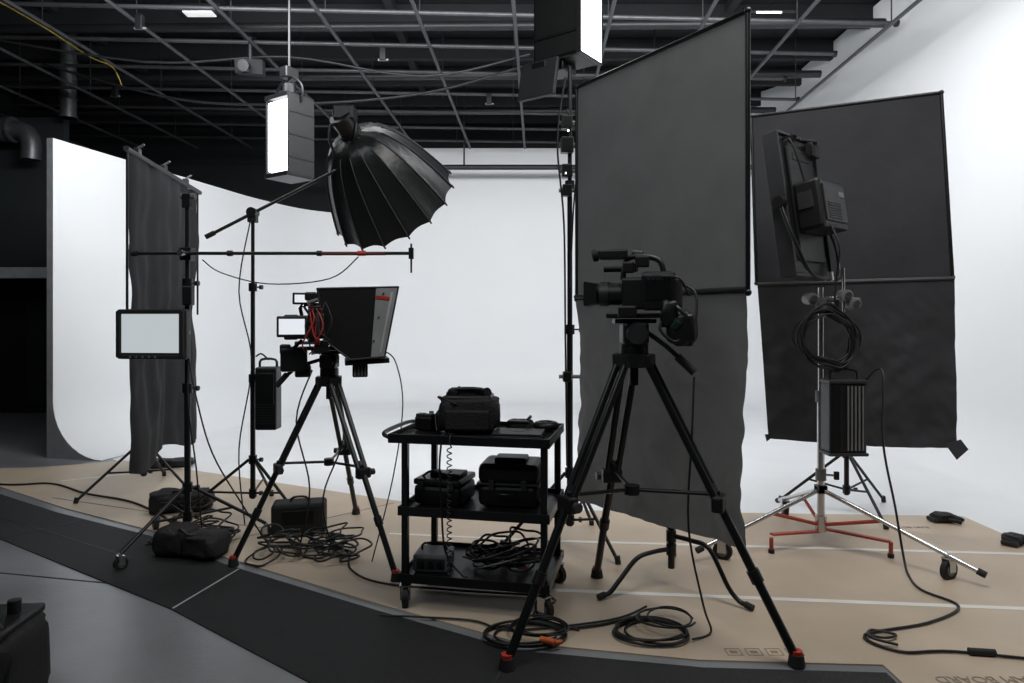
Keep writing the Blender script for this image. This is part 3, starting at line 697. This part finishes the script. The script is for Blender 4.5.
for m2 in (V((1.55, 4.08, .10)), V((2.22, 4.0, .10))):
    b.box(V((sx, sy, .12)).lerp(m2, .5), ((m2-V((sx, sy, .12))).length, .035, .014), REDB, rot=(0, .05 if m2.x > sx else -.05, math.atan2(m2.y-sy, m2.x-sx)))
    b.cyl(m2, (m2.x, m2.y, .01), .012, REDB); b.cyl((m2.x, m2.y, .03), (m2.x, m2.y, .008), .018, RUB)
for dx, zq in ((-.07, 1.53), (.14, 1.55), (.19, 1.5)):
    b.cyl((sx+dx, sy-.05, zq), (sx+dx, sy+.03, zq), .036, MGREY, seg=20); b.cyl((sx+dx, sy-.07, zq), (sx+dx, sy-.05, zq), .02, CHROME)
b.cyl((sx-.09, sy, 1.54), (sx+.24, sy, 1.53), .009, CHROME); b.cyl((sx+.14, sy, 1.45), (sx+.14, sy, 1.72), .008, CHROME)
b.done()
b = B('led_panel_light', frame_mat((1.76, 4.2, 2.09), rad(-50), rad(-8), rad(0)))
b.box((0, 0, 0), (.07, .44, .86), BLK, bev=.012); b.box((-.037, 0, 0), (.006, .40, .80), LGREY, bev=0)
for s_ in (-1, 1): b.box((.0, s_*.225, 0), (.10, .014, .88), DGREY, bev=.003); b.box((0, 0, s_*.435), (.10, .46, .018), DGREY, bev=.003)
b.box((.045, 0, .0), (.02, .30, .70), BLKM, bev=.006); b.box((.05, 0, .30), (.02, .2, .05), BLK, bev=.005)
b.box((.13, .02, -.03), (.16, .32, .30), BLK, bev=.02); b.box((.215, .02, -.03), (.01, .26, .22), DGREY); b.box((.222, .10, .03), (.006, .06, .03), MGREY, bev=0)
for i in range(7): b.box((.222, 0, -.12+i*.015), (.006, .16, .005), BLKM, bev=0)
b.box((.12, -.145, .0), (.09, .008, .10), DGREY, bev=0)
for s_ in (-1, 1): b.tube([(.02, s_*.255, .0), (.08, s_*.255, -.25), (.11, s_*.18, -.44), (.13, 0, -.47)], .013, BLKM, sub=4); b.cyl((.02, s_*.23, 0), (.02, s_*.28, 0), .035, BLK)
b.cyl((.13, 0, -.48), (.13, 0, -.43), .025, CHROME)
b.cyl((.05, -.1, .38), (.09, -.1, .42), .02, BLK); b.box((.07, .14, .36), (.06, .08, .10), BLK, bev=.01); b.tube([(.03, -.15, .40), (.10, -.18, .36), (.12, -.12, .12)], .006, CABLE); b.tube([(.03, .15, .38), (.11, .12, .40), (.11, -.1, .38)], .008, BLK)
b.tube([(.2, -.05, -.15), (.24, -.06, -.3), (.2, -.05, -.45), (.16, -.05, -.62)], .006, CABLE)
b.done()
b = B('hanging_cable_coil')
for k in range(11):
    pts = []
    cx = 1.90+.016*math.sin(k*2.1); cz = 1.30+.015*math.cos(k*1.7); rx = .165+.025*math.sin(k*3.3); rz_ = .160+.025*math.cos(k*2.7)
    for i in range(16):
        a = 2*math.pi*i/16; pts.append((cx+rx*math.cos(a), 4.10+.006*k-.02+.012*math.sin(a*2+k), cz+rz_*math.sin(a)-.03*(math.cos(a) > .3)))
    b.tube(pts, .0065, CABLE, closed=True, sub=3, seg=6)
b.box((1.9, 4.13, 1.44), (.03, .08, .05), BLK); b.done()
b = B('lighting_ballast'); bx, by, bz = 1.985, 4.09, .82
b.box((bx, by, bz), (.22, .13, .42), BLK, bev=.012); b.box((bx-.07, by-.068, bz), (.05, .008, .40), BLKM)
for i in range(5): b.box((bx-.005+i*.022, by-.068, bz), (.009, .010, .38), MGREY, bev=0)
for q in (-.215, .215): b.box((bx, by, bz+q), (.235, .145, .02), DGREY, bev=.006)
b.tube([(bx-.08, by, bz+.22), (bx-.07, by, bz+.28), (bx+.07, by, bz+.28), (bx+.08, by, bz+.22)], .009, BLK, sub=3)
b.tube([(bx, by, bz+.28), (bx-.04, by+.03, bz+.34), (sx+.01, sy-.03, bz+.32)], .006, RUB); b.done()

# ------------------------------------------------------------------ cables on floor and hanging
b = B('power_cable')
b.tube([(2.11, 4.1, 1.02), (2.17, 4.0, 1.10), (2.12, 3.9, .7), (2.16, 3.85, .35), (2.18, 3.8, .08), (2.15, 3.7, .016), (2.1, 3.5, .016), (2.16, 3.3, .016), (1.9, 3.12, .016), (1.55, 3.0, .016), (1.62, 2.85, .016), (1.85, 2.85, .016), (2.3, 2.75, .016), (2.8, 2.7, .016)], .0065, CABLE)
b.cyl((1.9, 2.84, .022), (2.0, 2.825, .022), .015, RUB)
b.tube([(1.55, 3.0, .02), (1.62, 2.96, .022), (1.68, 2.99, .022), (1.6, 3.04, .02), (1.55, 2.95, .03), (1.64, 2.9, .02)], .006, CABLE); b.done()
b = B('floor_cable_coil'); floor_coil(b, (.62, 3.02), .15, 4, sq=.8, r=.006); floor_coil(b, (.70, 3.1), .12, 2, sq=.9, zb=.04, r=.005)
b.tube([(.80, 3.0, 1.15), (.78, 2.96, .9), (.77, 2.98, .5), (.84, 3.0, .15), (.88, 3.02, .02), (.78, 2.95, .02)], .005, CABLE)
b.done()
b = B('floor_cable_coil'); floor_coil(b, (.06, 3.0), .17, 4, sq=.7, r=.0055); floor_coil(b, (.12, 3.03), .12, 3, sq=.8, r=.005, zb=.03)
b.cyl((.12, 2.90, .045), (.18, 2.88, .04), .013, ORANGE); b.cyl((.18, 2.88, .04), (.21, 2.9, .035), .008, ORANGE)
b.tube([(.2, 3.05, .02), (.4, 3.1, .016), (.6, 3.2, .016)], .006, CABLE); b.done()
b = B('floor_cable')
b.tube([(-5.4, 6.05, .016), (-4.3, 5.75, .016), (-3.9, 5.78, .016), (-3.4, 5.45, .016), (-2.9, 5.2, .016), (-2.4, 4.75, .016), (-2.1, 4.35, .016), (-1.8, 4.2, .016)], .008, CABLE)
b.tube([(-1.3, 4.2, .016), (-1.0, 4.1, .016), (-.9, 3.8, .016), (-.7, 3.6, .016), (-.3, 3.5, .016), (.2, 3.4, .016), (.1, 3.2, .016), (.3, 3.05, .016)], .006, CABLE)
b.tube([(-.62, 3.2, .016), (-.2, 3.15, .016), (.0, 3.05, .016), (.45, 3.15, .016), (.65, 3.3, .016)], .005, CABLE); b.done()
b = B('floor_cable_pile'); tangle(b, (-1.2, 4.08, .008), (.55, .3), 28, seed=5, r=.006); tangle(b, (-1.95, 4.35, .008), (.4, .35), 16, seed=9, r=.006); tangle(b, (-2.4, 5.0, .008), (.3, .2), 10, seed=19, r=.006); b.done()
b = B('hanging_cable')
b.tube([(-1.95, 4.3, 1.78), (-1.85, 4.35, 1.70), (-1.55, 4.35, 1.63), (-1.15, 4.3, 1.66), (-.95, 4.22, 1.79)], .004, CABLE); b.done()
b = B('hanging_cable')
b.tube([(-1.86, 4.85, 2.1), (-1.92, 4.8, 1.6), (-1.83, 4.8, 1.1), (-1.9, 4.75, .5), (-1.8, 4.6, .02)], .005, CABLE); b.done()
b = B('hanging_cable')
b.tube([(-1.97, 4.15, 1.2), (-1.90, 4.1, .95), (-1.8, 4.1, .6), (-1.65, 4.2, .25), (-1.5, 4.2, .02)], .005, CABLE)
b.tube([(-1.98, 4.18, 1.3), (-1.97, 4.15, .9), (-1.92, 4.15, .5), (-1.9, 4.2, .02)], .005, CABLE); b.done()
b = B('hanging_cable')
b.tube([(-.78, 4.1, 1.22), (-.70, 4.1, 1.15), (-.64, 4.0, .9), (-.68, 3.9, .5), (-.8, 3.9, .02)], .004, CABLE); b.done()
b = B('hanging_cable')
b.tube([(-1.2, 4.1, 1.1), (-1.28, 4.05, .8), (-1.2, 4.05, .4), (-1.28, 4.1, .02)], .005, CABLE)
b.tube([(-1.05, 4.1, 1.0), (-1.0, 4.05, .7), (-1.12, 4.05, .35), (-1.08, 4.1, .02)], .005, CABLE); b.done()

# ------------------------------------------------------------------ floor items
sandbag(-2.42, 5.0, .3, seed=1, w=.42, h=.15); sandbag(-1.90, 4.06, -.25, seed=4, w=.42, h=.16)
sandbag(-3.3, 6.5, .3, seed=5, w=.5, h=.07)
for (x, y, rz, sd) in ((2.98, 4.72, .1, 7), (3.12, 4.25, .7, 2)):
    b = B('work_glove', frame_mat((x, y, .008), rz)); lump(b, (0, 0, 0), (.14, .11, .06), BAG, seed=sd, p=.6, nz=2)
    for i in range(4): b.tube([(.05, -.04+i*.026, .025), (.09, -.045+i*.03, .028), (.125-.01*abs(i-1.5), -.05+i*.034, .016)], .013, BAG, sub=3)
    b.tube([(.0, -.05, .025), (.03, -.08, .025), (.06, -.095, .016)], .013, BAG, sub=3); b.box((-.07, 0, .018), (.05, .09, .03), BLK, bev=.01); b.done()
b = B('battery_case', frame_mat((-1.40, 4.50, .008), .2)); b.box((0, 0, .10), (.34, .18, .20), BAG, bev=.02); b.box((0, -.093, .12), (.2, .01, .08), BLKM); b.tube([(-.06, 0, .19), (-.04, 0, .225), (.04, 0, .225), (.06, 0, .19)], .008, BLK, sub=3); b.done()
b = B('equipment_bag', frame_mat((-1.93, 2.40, 0), .1))
lump(b, (0, 0, 0), (.46, .34, .33), BAG, seed=3, p=.36)
b.box((0, -.16, .16), (.32, .04, .18), BAG, bev=.02); b.box((.0, 0, .33), (.40, .28, .03), BLK, bev=.012)
b.tube([(.02, -.08, .33), (.05, -.08, .365), (.15, -.08, .365), (.18, -.08, .32)], .009, BLK, sub=4); b.cyl((.14, .05, .33), (.14, .05, .39), .022, BLK); b.cyl((.0, .0, .33), (0, 0, .37), .05, BLKM)
b.tube([(.2, -.13, .05), (.215, -.1, .25), (.18, .0, .33)], .010, BLKM); b.done()

# ------------------------------------------------------------------ lights
def area(name, loc, target, sx_, sy_, e, col=(1, 1, 1)):
    l = D.lights.new(name, 'AREA'); l.shape = 'RECTANGLE'; l.size = sx_; l.size_y = sy_; l.energy = e; l.color = col
    o = D.objects.new(name, l); o.location = loc; o.rotation_euler = (V(target)-V(loc)).to_track_quat('-Z', 'Y').to_euler(); sc.collection.objects.link(o)
area('cyc_back_fill', (-.1, 5.5, 4.25), (-.1, 11.5, .8), 6.0, .8, 262, (.97, .985, 1))  # added area light above the frame, no fixture modelled, brightens the back wall
area('cyc_side_fill', (2.9, 4.9, 4.25), (4.4, 9.5, 1.5), 1.6, .6, 48, (.97, .985, 1))  # added unseen light to brighten the right cyc wall
area('cyc_wing_fill', (-3.0, 5.2, 4.25), (-4.6, 8.5, 1.2), 1.5, .6, 46, (.97, .985, 1))  # added out of view for the left cyc wing
area('overhead_fill_light', (1.6, 2.6, 4.3), (1.5, 4.0, 0), 2.0, 1.6, 90, (1, .98, .95))  # unseen soft fill added to lift the board and right foreground
area('overhead_fill_light', (-2.2, .8, 4.6), (-1.8, 3.0, 0), 2.5, 1.6, 58, (.94, .98, 1))  # ambient fill added from behind the view for the dark left foreground
w = D.worlds.new('studio_world'); sc.world = w; w.use_nodes = True
w.node_tree.nodes['Background'].inputs[0].default_value = (.5, .55, .6, 1); w.node_tree.nodes['Background'].inputs[1].default_value = .05

# ------------------------------------------------------------------ camera
cd = D.cameras.new('camera'); cd.lens = 24; cd.sensor_width = 36; cd.shift_y = -.021; cd.clip_start = .05
co = D.objects.new('camera', cd); co.location = (0, 0, 1.4); co.rotation_euler = (rad(90), 0, 0); sc.collection.objects.link(co); sc.camera = co
sc.view_settings.view_transform = 'Standard'
